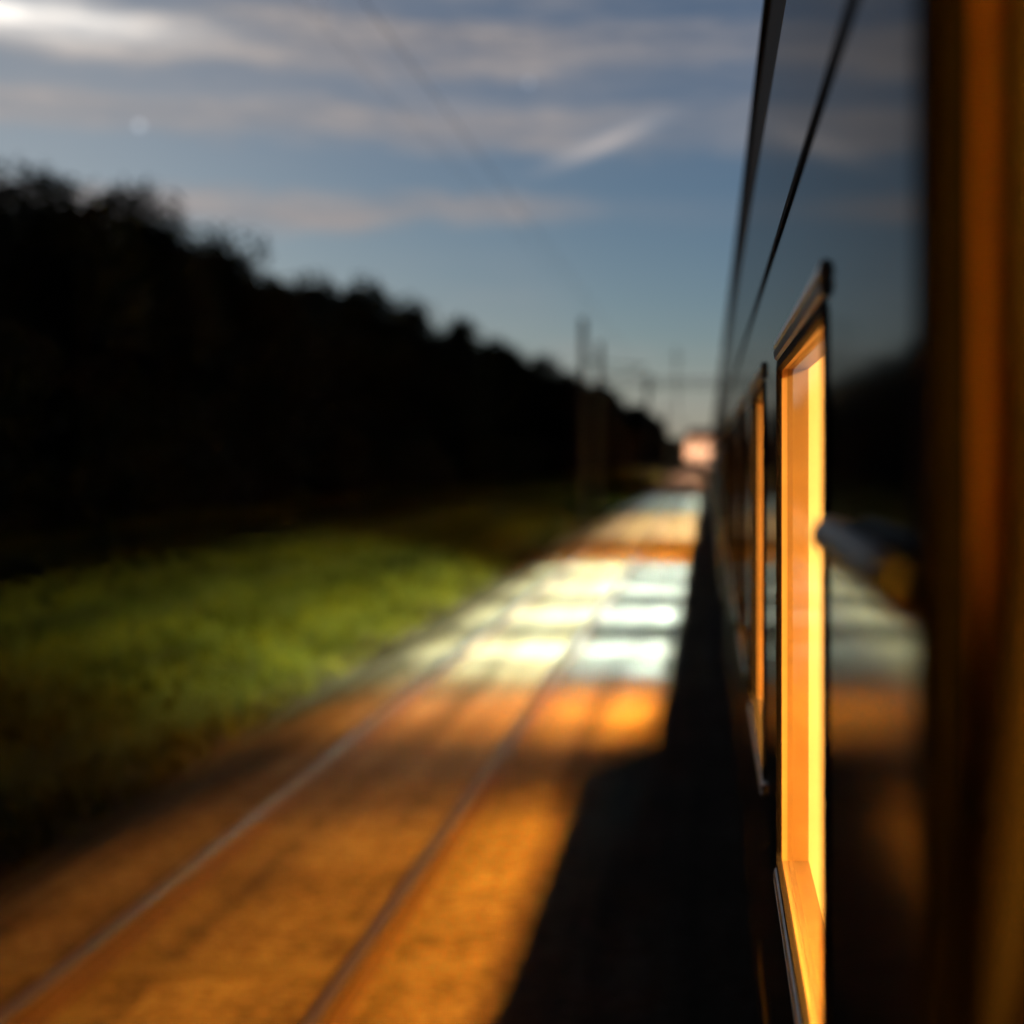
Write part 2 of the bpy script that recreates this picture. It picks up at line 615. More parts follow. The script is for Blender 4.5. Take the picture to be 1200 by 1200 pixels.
tb = MB()
nx = len(PROF)
for y in YS:
    for (x, z) in PROF:
        tb.v.append((x + bend(y) * (1 if abs(x) < 40 else 0), y, ground_z(x, y)))
for j in range(len(YS) - 1):
    for i in range(nx - 1):
        a = j * nx + i
        tb.f.append((a, a + 1, a + nx + 1, a + nx))
tag(tb.build('ground', M['turf'], smooth=True), kind='structure')

bb = MB()
BP = [(-5.05, -.50), (-4.35, -.19), (-4.1, -.175), (-2.6, -.165), (-1.2, -.175), (-.55, -.19), (.2, -.175), (1.59, -.165), (3, -.175), (3.4, -.2), (4.2, -.52)]
BY = [-40 + 1.0 * i for i in range(160)] + [120 + 4 * i for i in range(120)]
for y in BY:
    for (x, z) in BP:
        bb.v.append((x + bend(y) + .05 * mnoise.noise(Vector((x * 2, y * .8, 1))) * (abs(x + .5) > 3), y, z + .016 * mnoise.noise(Vector((x * 1.7, y * 1.3, 5)))))
nb = len(BP)
for j in range(len(BY) - 1):
    for i in range(nb - 1):
        a = j * nb + i
        bb.f.append((a, a + 1, a + nb + 1, a + nb))
tag(bb.build('ballast', M['ballast'], smooth=True), kind='structure')


def rail_mb(x, part):
    """part head: bright running surface; part web: rusty web and foot"""
    m = MB()
    if part == 'head':
        sec = [(-.034, -.008), (-.028, 0), (.028, 0), (.034, -.008), (.034, -.036), (-.034, -.036)]
    else:
        sec = [(-.036, -.038), (.036, -.038), (.010, -.055), (.010, -.135), (.070, -.150), (.070, -.165), (-.070, -.165), (-.070, -.150), (-.010, -.135), (-.010, -.055)]
    ys = [-40, 195] + [195 + 8 * i for i in range(1, 45)]
    rings = []
    for y in ys:
        rings.append(len(m.v))
        for (dx, z) in sec:
            m.v.append((x + dx + bend(y), y, z))
    n = len(sec)
    for a, b in zip(rings, rings[1:]):
        for k in range(n):
            m.f.append((a + k, a + (k + 1) % n, b + (k + 1) % n, b + k))
    m.f.append(tuple(rings[0] + k for k in range(n)))
    m.f.append(tuple(rings[-1] + k for k in range(n)))
    return m


def track(cx, label):
    t = thing('railway_track', label, 'railway track', (0, 0, 0), 'two parallel railway tracks')
    for s in (-.7525, .7525):
        h = rail_mb(cx + s, 'head').build('rail', M['steel'], t)
        rail_mb(cx + s, 'web').build('rail_web', M['rust'], h)
    y0 = 5.0
    proto = MB()
    proto.box(-1.28, 1.28, -.125, .125, -.30, -.172)
    first = None
    for i in range(100):
        if first is None:
            first = proto.build('sleeper', M['sleeper'], t, bevel=.012)
            o = first
        else:
            o = first.copy()
            COL.objects.link(o)
            o.parent = t
        y = y0 + .65 * i
        o.location = (cx, y, random.uniform(-.002, .008))
        o.rotation_euler = (0, 0, random.uniform(-.008, .008))
    m = MB()
    y = y0 + 65
    while y < 420:
        m.box(cx - 1.28 + bend(y), cx + 1.28 + bend(y), y - .125, y + .125, -.30, -.158)
        y += .65
    tag(m.build('far_sleepers', M['sleeper'], t), kind='stuff')
    return t


track(-2.65, 'empty track beside the train, its two rails lit orange and white by the windows')
track(1.59, 'track hidden in the black shadow under the train')

# ------------------------------------------------------------------ train
X0 = 0.125                                    # outer face of the carriage sides
WID = 2.90
OWN_TOP = 3.02
TH = .055

SKIN = [(.20, .66), (.075, .82), (.02, 1.02), (.0, 1.20)]   # lower side, offset from X0


def roundrect(y0, y1, z0, z1, r, n=5):
    p = []
    for (cy_, cz_, a0) in ((y1 - r, z1 - r, 0), (y0 + r, z1 - r, 90), (y0 + r, z0 + r, 180), (y1 - r, z0 + r, 270)):
        for k in range(n + 1):
            a = R(a0 + 90.0 * k / n)
            p.append((cy_ + r * math.cos(a), cz_ + r * math.sin(a)))
    return p


LAMPM = {}


def lamp_mat(col, s):
    key = (col, s)
    if key not in LAMPM:
        LAMPM[key] = emis('lit_lamp_diffuser', col, s)
    return LAMPM[key]


def carriage(label, y0, y1, wins, zs, zt, lamps, near=False, added_fins=.105, corridor=True, openwin=None, doors=(), bulk=(), group='carriages of the train'):
    t = thing('railway_carriage', label, 'train carriage', (0, 0, 0), group)
    X1 = X0 + WID
    allw = sorted(wins + ([openwin] if openwin else []))
    ZC = 3.44

    # --- body: outer skin and lining with openings, both sides of the roof closed by the roof part
    m = MB()
    br = sorted(set([y0, y1] + [v for w_ in allw for v in w_[:2]]))
    rows = SKIN + [(0, zs), (0, zt), (0, ZC)]

    def ztop(a):
        return OWN_TOP if openwin is not None and abs(a - openwin[0]) < 1e-6 else zt
    wr = len(SKIN)                           # row index of the window band
    for a, b in zip(br, br[1:]):
        hole = any(abs(a - w_[0]) < 1e-6 for w_ in allw)
        rows = SKIN + [(0, zs), (0, ztop(a)), (0, ZC)]
        for k in range(len(rows) - 1):
            if k == wr and hole:
                continue
            (xa, za), (xb, zb) = rows[k], rows[k + 1]
            m.quad((X0 + xa, a, za), (X0 + xa, b, za), (X0 + xb, b, zb), (X0 + xb, a, zb))
    for k in range(len(rows) - 1):
        (xa, za), (xb, zb) = rows[k], rows[k + 1]
        m.quad((X1 - xa, y0, za), (X1 - xa, y1, za), (X1 - xb, y1, zb), (X1 - xb, y0, zb))
    for y in (y0, y1):
        m.quad((X0 + .2, y, .66), (X1 - .2, y, .66), (X1, y, 1.2), (X1, y, ZC), (X0, y, ZC), (X0, y, 1.2))
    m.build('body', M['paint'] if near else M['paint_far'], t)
    # lining
    m = MB()
    xi = X0 + TH
    for a, b in zip(br, br[1:]):
        hole = any(abs(a - w_[0]) < 1e-6 for w_ in allw)
        zt_ = ztop(a)
        spans = [(1.26, zs), (zt_, ZC - .002)] if hole else [(1.26, ZC - .002)]
        for (za, zb) in spans:
            m.quad((xi, a, za), (xi, b, za), (xi, b, zb), (xi, a, zb))
        if hole:
            sl = MB()
            sl.quad((X0 + .002, a, zs), (xi, a, zs), (xi, b, zs), (X0 + .002, b, zs))
            sl.build('window_sill', M['sill'], t)
            rv = MB()
            for (p, q) in (((a, zt_), (b, zt_)), ((a, zs), (a, zt_)), ((b, zs), (b, zt_))):
                rv.quad((X0 + .002, p[0], p[1]), (xi, p[0], p[1]), (xi, q[0], q[1]), (X0 + .002, q[0], q[1]))
            rv.build('window_reveal', M['reveal'], t)
    m.build('interior_lining', M['lining'], t)
    m = MB()
    m.box(X0 + .06, X1 - .06, y0 + .03, y1 - .03, 1.20, 1.255)
    m.build('floor', M['floor'], t)
    m = MB()
    m.box(X0 + .06, X1 - .06, y0 + .03, y1 - .03, ZC + .004, ZC + .03)
    m.build('ceiling', M['ceil'], t)
    if corridor:
        m = MB()
        m.box(X0 + 2.0, X0 + 2.04, y0 + .8, y1 - .8, 1.256, ZC)
        m.build('corridor_partition', M['wood'], t)
        for (wa, wb), (wc, wd) in zip([w_[:2] for w_ in allw], [w_[:2] for w_ in allw][1:]):
            c = (wb + wc) / 2
            m = MB()
            m.box(xi + .003, X0 + 1.998, c - .03, c + .03, 1.256, ZC)
            m.build('compartment_wall', M['pale'], t)
    else:
        for yb in bulk:
            m = MB()
            m.box(xi + .003, X1 - .07, yb - .03, yb + .03, 1.256, ZC)
            m.build('bulkhead', M['wood'], t)
        m = MB()
        m.quad((X1 - .06, y0 + .03, 1.256), (X1 - .06, y1 - .03, 1.256), (X1 - .06, y1 - .03, ZC), (X1 - .06, y0 + .03, ZC))
        m.build('far_side_lining', M['wood'], t)
    # --- roof
    m = MB()
    rp = [(0, ZC), (0, 3.655), (.03, 3.75), (.10, 3.86), (.24, 3.96), (.5, 4.04), (.95, 4.09), (1.45, 4.10)]
    rp = rp + [(WID - x, z) for (x, z) in reversed(rp[:-1])]
    for (xa, za), (xb, zb) in zip(rp, rp[1:]):
        m.quad((X0 + xa, y0, za), (X0 + xa, y1, za), (X0 + xb, y1, zb), (X0 + xb, y0, zb))
    for y in (y0, y1):
        m.quad(*[(X0 + x, y, z) for (x, z) in rp])
    roof = m.build('roof', M['roof'], t)
    m = MB()
    m.box(X0 - .012, X0 - .0005, y0, y1, 3.63, 3.655)
    m.build('gutter', M['rubber'], roof)
    if near:
        m = MB()
        m.box(X0 - .0035, X0 - .0005, y0, y1, 3.085, 3.103)
        m.build('waist_moulding', M['rubber'], t, bevel=.004)
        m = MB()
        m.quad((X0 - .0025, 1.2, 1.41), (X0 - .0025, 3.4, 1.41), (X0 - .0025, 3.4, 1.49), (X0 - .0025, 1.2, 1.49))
        m.build('painted_glint', M['yellow'], t)  # flat yellow strip painted in place of a reflected glint
    # --- windows
    for w_ in allw:
        a, b = w_[:2]
        own = openwin is not None and w_ == openwin
        fr = MB()
        rr = .07 if own else (.018 if near else .05)
        path = roundrect(a, b, zs, ztop(a), rr, 6)
        if own:
            fr.sweep(path, [(-.020, X0 - .003), (.004, X0 - .006), (.022, X0 + .000), (.022, X0 + .0245), (-.020, X0 + .0245)], True)
            f = fr.build('window_frame', M['rubber'], t, smooth=True)
            tr_ = MB()
            tr_.sweep(path, [(.012, X0 + .025), (.018, X0 + .026), (.018, X0 + .035), (.012, X0 + .036), (-.01, X0 + .036), (-.01, X0 + .025)], True)
            tr_.build('wooden_trim', M['trim'], f)
            continue
        sec = [(-.014, X0 - .001), (-.012, X0 - .004), (.002, X0 - .004), (.004, X0 + .003), (.004, X0 + .006), (-.014, X0 + .006)]
        deep = near and (a > 2.6 or a < -2)
        if deep:
            sec = [(-.014, X0 - .001), (-.012, X0 - .004), (.002, X0 - .004), (.004, X0 + .003), (.004, X0 + .024), (-.014, X0 + .024)]
        fr.sweep(path, sec if near else [(-.035, X0 - .004), (.012, X0 - .004), (.012, X0 + .02), (-.035, X0 + .02)], True)
        f = fr.build('window_frame', M['rubber'], t)
        if near:
            for (za, zb, nm) in ((zt + .0145, zt + .056, 'head_rail'), (zs - .050, zs - .0145, 'sill_rail')):
                q = MB()
                prof = [(X0 - .0005, za), (X0 - .007, za + .004), (X0 - .009, (za + zb) / 2 - .004), (X0 - .005, (za + zb) / 2), (X0 - .009, (za + zb) / 2 + .004), (X0 - .007, zb - .004), (X0 - .0005, zb)]
                for (xa_, z1_), (xb_, z2_) in zip(prof, prof[1:]):
                    q.quad((xa_, a - .012, z1_), (xa_, b + .012, z1_), (xb_, b + .012, z2_), (xb_, a - .012, z2_))
                for yy_ in (a - .012, b + .012):
                    q.quad(*[(px_, yy_, pz_) for (px_, pz_) in prof])
                q.build(nm, M['alu'], f)
        p = MB()
        p.quad(*[(X0 + (.027 if deep else .011), y, z) for (y, z) in roundrect(a + .002, b - .002, zs + .002, zt - .002, rr, 4)])
        p.build('window_pane', M['glass'], f)
    # --- doors
    for (a, b) in doors:
        m = MB()
        m.sweep(roundrect(a, b, 1.05, 3.02, .06, 4), [(-.012, X0 - .003), (.012, X0 - .006), (.012, X0 - .0005), (-.012, X0 - .0005)], True)
        d = m.build('door', M['rubber'], t)
        m = MB()
        m.tube([(X0 - .004, a + .1, 1.95), (X0 - .04, a + .1, 1.95), (X0 - .04, a + .1, 2.13), (X0 - .004, a + .1, 2.13)], .012)
        m.build('handle', M['alu'], d)
    # --- lamps
    for (xo, ly, sx, sy, col, s) in lamps:
        m = MB()
        m.box(X0 + xo - sx / 2 - .03, X0 + xo + sx / 2 + .03, ly - sy / 2 - .03, ly + sy / 2 + .03, ZC - .022, ZC + .003)
        h = m.build('ceiling_lamp', M['alu'], t)
        m = MB()
        m.quad((X0 + xo - sx / 2, ly - sy / 2, ZC - .035), (X0 + xo + sx / 2, ly - sy / 2, ZC - .035), (X0 + xo + sx / 2, ly + sy / 2, ZC - .035), (X0 + xo - sx / 2, ly + sy / 2, ZC - .035))
        m.build('diffuser', lamp_mat(col, s), h)
        if sy > .3:  # unseen skirt and fins added to narrow the spread of light
            sk = MB()
            dp_ = .05 if xo > 2 else (.10 if corridor else .02)
            sk.box(X0 + xo - sx / 2 - .026, X0 + xo - sx / 2 - .021, ly - sy / 2, ly + sy / 2, ZC - .041 - dp_, ZC - .0225)
            sk.build('added_skirt', M['rubber'], h)
            m = MB()
            nfin = int(round(sy / added_fins))
            for k in range(nfin + 1):
                yy = ly - sy / 2 + sy * k / nfin
                m.box(X0 + xo - sx / 2 - .02, X0 + xo + sx / 2 + .02, yy - .004, yy + .004, ZC - .185, ZC - .041)
            m.build('added_fins', M['rubber'], h)
    # --- underframe and bogies
    m = MB()
    m.box(X0 + .30, X1 - .30, y0 + .3, y1 - .3, .62, .90)
    m.box(X0 + .5, X1 - .5, (y0 + y1) / 2 - 2.2, (y0 + y1) / 2 + 2.2, .28, .615)
    m.build('underframe', M['under'], t)
    for yc in (y0 + 3.6, y1 - 3.6):
        m = MB()
        for x in (X0 + .42, X1 - .54):
            m.box(x, x + .12, yc - 1.75, yc + 1.75, .42, .60)
            for dy in (-1.25, 1.25):
                m.box(x - .02, x + .14, yc + dy - .16, yc + dy + .16, .34, .56)
        m.box(X0 + .545, X1 - .545, yc - .25, yc + .25, .44, .612)
        bg = m.build('bogie', M['under'], t)
        for dy in (-1.25, 1.25):
            m = MB()
            for x in (X0 + .62, X1 - .75):
                n = 24
                m.tube([(x, yc + dy, .46), (x + .03, yc + dy, .46), (x + .031, yc + dy, .46), (x + .13, yc + dy, .46)], [.485, .485, .46, .46], n)
            m.tube([(X0 + .751, yc + dy, .46), (X1 - .751, yc + dy, .46)], .085, 12)
            m.build('wheelset', M['rust'], bg)
    # --- gangway bellows at the front end
    m = MB()
    for k in range(5):
        yy = y1 + .01 + k * .17
        m.box(X0 + .80, X1 - .80, yy, yy + .09, 1.15, 3.45)
        m.box(X0 + .86, X1 - .86, yy + .091, yy + .169, 1.2, 3.40)
    m.build('gangway_bellows', M['rubber'], t)
    return t


CRM = (1.0, .56, .15)
AMB = (1.0, .365, .028)
WHT = (.66, .95, 1.0)
WRM = (1.0, .78, .40)
GRS = (.97, 1.0, .42)
PNK = (1.0, .62, .42)
S1 = 5600.0

# our own carriage
PITCH = 1.66
wins = [(1.475 + PITCH * k, 2.49 + PITCH * k) for k in range(0, 6)] + [(11.2, 11.95)] + [(1.475 + PITCH * k, 2.49 + PITCH * k) for k in range(-7, -1)]
lamps = [(.87, 1.98 + PITCH * k, .24, .46, AMB, S1) for k in range(0, 6)] + [(.87, 10.95, .24, .46, AMB, S1 * .8)] + [(.87, 1.98 + PITCH * k, .24, .46, AMB, S1) for k in range(-5, -1)] + [(1.15, .30, .22, .29, (1.0, .50, .035), 3000.0)] + [(1.55, 1.95 + PITCH * k, .22, .29, CRM, 4200.0) for k in (0, 1)]  # the paler CRM pair is added, unseen, to brighten the near windows
own = carriage('dark glossy near carriage filling the right side, with tall orange lit windows', -13.5, 12.7, wins, 1.955, 2.852, lamps,
               near=True, added_fins=.10, openwin=(-.25, .792), doors=((11.13, 12.02),))

# horizontal grab rail beside the open window
m = MB()
bx, bz = .107, CZ - .0745
m.tube([(bx, .797, bz - .003), (bx, .81, bz), (bx, 1.0, bz), (bx, 1.23, bz), (bx, 1.245, bz - .003)], [.014, .0165, .0165, .0165, .014], 16)
gr = m.build('grab_rail', M['rail_bar'], own, smooth=True)
gr['label'] = 'dark blue grey grab rail with rusty end bracket'
for yy in (.812, 1.225):
    m = MB()
    dz = .018 if yy < 1 else .0
    m.tube([(bx, yy, bz - .006 * (dz > 0)), (bx + .004, yy, bz - .6 * dz), (bx + .010, yy, bz - dz), (X0 - .001, yy, bz - dz)], [.012, .011, .010, .010], 12)
    m.box(X0 - .004, X0 - .0005, yy - .013, yy + .013, bz - dz - .016, bz - dz + .014)
    m.build('bracket', M['bracket'], gr, smooth=False)


def saloon(y0, y1, parts, p=2.1):
    """windows and two rows of lamps; parts: (ya, yb, colour, strength near window, strength far side)"""
    wins, lamps = [], []
    for (ya, yb, col, s, s2, col2) in parts:
        n = max(1, int((yb - ya) / p))
        step = (yb - ya) / n
        for k in range(n):
            wins.append((round(ya + step * k + .11, 3), round(ya + step * (k + 1) - .11, 3)))
        for k in range(max(1, n // 2)):
            st = (yb - ya) / max(1, n // 2)
            if s:
                lamps.append((.80, ya + st * (k + .5), .30, .7, col, s))
            if s2:
                lamps.append((2.35, ya + st * (k + .5), .30, .9, col2 or col, s2))
    return wins, lamps, [round((a[1] + b[0]) / 2, 3) for a, b in zip(parts, parts[1:])]


G = 'carriages of the train'
w, l, bk = saloon(13.6, 38.6, [(14.2, 16.4, AMB, 5500, 2000, None), (17.0, 36.0, WHT, 12500, 30000, GRS), (36.4, 38.4, AMB, 7000, 2000, None)])
carriage('second carriage ahead, throwing white light on the track from saloon windows', 13.55, 38.7, w, 1.50, 2.92, l, corridor=False, bulk=bk)
w, l, bk = saloon(39.6, 64.6, [(39.8, 45.0, AMB, 7000, 2500, None), (45.4, 62.4, WRM, 12000, 5000, None)])
carriage('third carriage ahead, throwing yellow light on the far track', 39.55, 64.7, w, 1.50, 2.92, l, corridor=False, bulk=bk)
w, l, bk = saloon(65.6, 90.6, [(66.5, 88.0, WHT, 8000, 2500, None)])
carriage('fourth carriage ahead, casting the small distant white patch of light', 65.55, 90.7, w, 1.50, 2.92, l, corridor=False, bulk=bk)
w, l, bk = saloon(91.6, 116.6, [(95, 116, PNK, 1500, 300, None)])
carriage('fifth carriage ahead, a dim sliver with salmon light on the rails', 91.55, 116.7, w, 1.50, 2.92, l, corridor=False, bulk=bk)
w, l, bk = saloon(117.6, 142.6, [(119, 141, PNK, 4000, 1200, None)])
carriage('sixth carriage, a thin dark sliver close to the vanishing point', 117.55, 142.7, w, 1.50, 2.92, l, corridor=False, bulk=bk)

for (ya, yb, lab) in ((143.6, 168.6, 'seventh carriage of the train, lost in the vanishing point'), (169.6, 194.6, 'leading carriage of the train, hidden beyond the vanishing point')):
    w, l, bk = saloon(ya, yb, [(ya + 1.5, yb - 1.5, PNK, 3500, 30000, None)])
    carriage(lab, ya - .05, yb + .1, w, 1.50, 2.92, l, corridor=False, bulk=bk)

# dark red curtain tied back inside the open window
m = MB()
NU, NV = 26, 40
for j in range(NV + 1):
    z = 3.30 - (3.30 - 1.75) * j / NV
    tie = min(1, max(0, (2.50 - z) / .22))
    tie = tie * tie * (3 - 2 * tie)
    for i in range(NU + 1):
        u = i / NU
        bulge = min(1, max(0, (2.66 - z) / .20))
        xa = X0 + .038 - .019 * bulge
        xb = X0 + .32 - .262 * tie
        x = xa + (xb - xa) * u
        y = .757 + .010 * math.sin(u * 30 + z * 1.3) * (1 - .5 * tie) + .003 * math.sin(z * 9 + u * 7)
        m.v.append((x, y, z))
for j in range(NV):
    for i in range(NU):
        a = j * (NU + 1) + i
        m.f.append((a, a + 1, a + NU + 2, a + NU + 1))
cu = m.build('curtain', M['curtain'], smooth=True)
sd_ = cu.modifiers.new('thick', 'SOLIDIFY')
sd_.thickness = .003
tag(cu, 'dark red curtain gathered at the edge of the open carriage window in the right foreground', 'curtain')

# ------------------------------------------------------------------ overhead line


def lattice(m, p0, p1, w, n, r=.025):
    """four chords with zigzag bracing between two points (square section w)"""
    p0, p1 = Vector(p0), Vector(p1)
    d = (p1 - p0).normalized()
    up = Vector((0, 1, 0))
    a = d.cross(up).normalized() * (w / 2)
    c = up * (w / 2)
    cor = [a + c, a - c, -a - c, -a + c]
    for k in cor:
        m.tube([p0 + k, p1 + k], r, 4)
    for i in range(n):
        q0 = p0 + (p1 - p0) * (i / n)
        q1 = p0 + (p1 - p0) * ((i + 1) / n)
        for k in range(4):
            m.tube([q0 + cor[k], q1 + cor[(k + 1) % 4]], r * .6, 4)


def mast(y, label, x=-5.2, h=8.2, arm=True):
    bx_ = x + bend(y)
    t = thing('catenary_mast', label, 'mast', (bx_, y, -.5), 'overhead line masts beside the track')
    m = MB()
    H = h + .5
    m.box(-.12, .12, -.11, -.095, 0, H)
    m.box(-.12, .12, .095, .11, 0, H)
    m.box(-.008, .008, -.0945, .0945, 0, H)
    m.build('pole', M['galv'], t)
    m = MB()
    m.box(-.3, .3, -.3, .3, -.4, .25)
    m.build('foundation', M['sleeper'], t, bevel=.02)
    if arm:
        m = MB()
        rx = 2.55
        m.tube([(.13, 0, 6.95), (rx, 0, 6.70)], .03, 8)
        m.tube([(.13, 0, 5.75), (rx - .1, 0, 6.68)], .03, 8)
        m.tube([(.9, 0, 6.12), (rx + .15, 0, 6.12)], .022, 8)
        a = m.build('cantilever_arm', M['galv'], t)
        m = MB()
        for zz, dz in ((6.95, -.1), (5.75, .42)):
            for k in range(5):
                xx = .2 + .07 * k
                zc = zz + dz * (xx - .13) / 1.0
                m.tube([(xx, 0, zc), (xx + .03, 0, zc)], .07, 10)
        m.build('insulator', M['ins'], a)
    return t


mast(56, 'nearest grey overhead line mast standing against the end of the tall dark trees')
mast(64.5, 'second grey overhead line mast, just right of the nearest one', h=7.9)
mast(160, 'distant overhead line mast beyond the gantry beam, smallest of the masts')

gt = thing('signal_gantry', 'faint grey gantry beam spanning the tracks far ahead', 'gantry', (0, 107, -.5))
m = MB()
m.box(-5.05, -4.75, -.15, .15, 0, 9.3)
m.build('leg', M['galv'], gt)
m = MB()
m.box(5.9, 6.2, -.15, .15, 0, 9.3)
m.build('leg', M['galv'], gt)
m = MB()
lattice(m, (-4.74, 0, 8.6), (5.89, 0, 8.6), .5, 16, .035)
m.build('beam', M['galv'], gt)
for xx in (-2.6, 1.59):
    m = MB()
    m.box(xx - .06, xx + .06, -.06, .06, 6.4, 11.4)
    m.box(xx - .5, xx + .5, -.04, .04, 10.6, 10.7)
    m.build('drop_post', M['galv'], gt)


def wire_line(cx, label, ztop=6.1):
    t = thing('overhead_wire', label, 'overhead wire', (0, 0, 0), 'overhead wires above the tracks')
    ys = [-12 + 3 * i for i in range(105)]
    sup = 50.0

    def zm(y):
        u = ((y - 7) % sup) / sup
        return ztop - .5 * 4 * u * (1 - u) * .5
    m = MB()
    m.tube([(cx + bend(y) + .15 * math.sin(y / 16), y, zm(y)) for y in ys], .0042, 5)
    m.build('messenger_wire', M['wire'], t)
    m = MB()
    m.tube([(cx + bend(y) + .2 * math.sin(y / 16), y, 5.5) for y in ys], .0018, 5)
    c = m.build('contact_wire', M['wire'], t)
    for y in ys[1::3]:
        m = MB()
        m.tube([(cx + bend(y) + .2 * math.sin(y / 16), y, 5.505), (cx + bend(y) + .15 * math.sin(y / 16), y, zm(y) - .01)], .0015, 4)
        m.build('dropper', M['wire'], c)
    return t


wire_line(-2.65, 'thin overhead wire slanting down across the clouds above the empty track')
wire_line(1.59, 'overhead wire above the train, hidden behind the roof')

# ------------------------------------------------------------------ trees


def crown_mb(h, w, n, seed, low=.12, leaf=.30):
    rnd = random.Random(seed)
    lumps = []
    for k in range(15):
        f = rnd.uniform(low, .93)
        rad = w * .5 * math.sin(math.pi * min(.97, (f * .80 + .20))) ** .7
        a = rnd.uniform(0, 2 * math.pi)
        rr = rad * rnd.uniform(.2, .75)
        lumps.append((Vector((rr * math.cos(a), rr * math.sin(a), h * f)), rnd.uniform(.16, .27) * w))
    lumps.append((Vector((0, 0, h * .9)), w * .15))
    m = MB()
    for i in range(n):
        c, r_ = rnd.choice(lumps)
        d = Vector((rnd.gauss(0, 1), rnd.gauss(0, 1), rnd.gauss(0, .8))).normalized()
        p = c + d * r_ * (rnd.random() ** .4) * rnd.uniform(.85, 1.12)
        if p.z < .2:
            p.z = rnd.uniform(.2, .8)
        s = leaf * rnd.uniform(.5, 1.25)
        u = Vector((rnd.gauss(0, 1), rnd.gauss(0, 1), rnd.gauss(0, 1))).normalized()
        v = u.orthogonal().normalized()
        m.quad(p - u * s * .5, p + v * s * .28, p + u * s * .5, p - v * s * .28)
    return m


def trunk_mb(h, seed):
    rnd = random.Random(seed)
    m = MB()
    pts, rs = [], []
    for k in range(8):
        f = k / 7
        pts.append((rnd.uniform(-.12, .12) * f * 2, rnd.uniform(-.12, .12) * f * 2, -.3 + (h * .88 + .3) * f))
        rs.append(.17 * (1 - f) + .02)
    m.tube(pts, rs, 8)
    for k in range(9):
        f = rnd.uniform(.25, .85)
        z = h * f
        a = rnd.uniform(0, 6.28)
        ln = (1 - f) * h * .38 + .5
        p = Vector((0, 0, z))
        q = p + Vector((math.cos(a) * ln * .5, math.sin(a) * ln * .5, ln * .3))
        e = p + Vector((math.cos(a) * ln, math.sin(a) * ln, ln * .75))
        m.tube([p, q, e], [.06, .04, .012], 5)
    return m


protos = []
for i, (h, w_, n) in enumerate(((9.6, 6.0, 4200), (10.2, 5.4, 4200), (8.9, 6.6, 4200), (10.0, 4.8, 2600))):
    t = thing('woodland_tree', 'x', 'tree')
    trunk_mb(h, 50 + i).build('trunk', M['bark'], t)
    crown_mb(h, w_, n, 90 + i).build('crown', M['leaf'], t)
    protos.append([t, h, False])
sprotos = []
for i in range(3):
    t = thing('shrub', 'x', 'shrub')
    crown_mb(2.6, 3.8, 1000, 190 + i, .1, .26).build('foliage', M['leaf'], t)
    m = MB()
    rnd = random.Random(i)
    for k in range(7):
        a = rnd.uniform(0, 6.28)
        m.tube([(0, 0, -.15), (math.cos(a) * .5, math.sin(a) * .5, .9), (math.cos(a) * 1.0, math.sin(a) * 1.0, 2.0)], [.03, .022, .008], 5)
    m.build('stem', M['bark'], t)
    sprotos.append([t, 2.6, False])


def place(plist, x, y, s, label, group, sz=1.0):
    p = random.choice(plist)
    if not p[2]:
        o = p[0]
        p[2] = True
    else:
        o = copy_tree(p[0])
    o.location = (x, y, ground_z(x, y) - .05)
    o.rotation_euler = (0, 0, random.uniform(0, 6.28))
    o.scale = (s, s, s * sz)
    o['label'] = label
    o['group'] = group
    return o


def treeline_x(y):
    return -17.0 + 1.7 * max(0, min(1, (y - 45) / 55.0)) + 2.8 * max(0, min(1, (y - 100) / 95.0))


TL = 'tall dark leafy tree in the black wood along the left'
n_tree = 0
y = 20.0
while y < 330:
    bx_ = treeline_x(y)
    far = y > 235
    lab = 'dim olive tree at the far end of the wood near the pale building' if far else TL
    grp = 'far trees by the pale building' if far else 'trees of the dark wood'
    step = 3.1 if y < 120 else 4.2
    xo = random.uniform(-.9, .9)
    s = random.uniform(.86, .98) * (.93 if y < 45 else 1.06)
    if 192 < y < 215:
        s *= .80
    place(protos, bx_ + xo, y, s, lab, grp)
    place(protos, bx_ - 3.6 + random.uniform(-1, 1), y + random.uniform(-1, 1.5), random.uniform(.85, .95), lab, grp)
    if y < 190:
        place(protos, bx_ - 5.6 + random.uniform(-1, 1), y + random.uniform(0, 2.5), random.uniform(.78, .88), lab, grp)
    y += step * random.uniform(.8, 1.2)
place(protos, -17.3, 40.5, .97, 'tallest dark tree, its top rising above the wood at the left edge', 'trees of the dark wood')
y = 16.0
while y < 330:
    bx_ = treeline_x(y) + 1.7
    far = y > 235
    place(sprotos, bx_ + random.uniform(-.6, .5), y, random.uniform(.8, 1.25),
          'low olive bush at the far end of the wood' if far else 'low dark bush at the foot of the wood along the grass',
          'far bushes at the wood edge' if far else 'bushes along the wood edge')
    y += (3.0 if y < 120 else 4.4) * random.uniform(.8, 1.2)
for p in protos + sprotos:
    if not p[2]:
        for ch in list(p[0].children):
            bpy.data.objects.remove(ch)
        bpy.data.objects.remove(p[0])

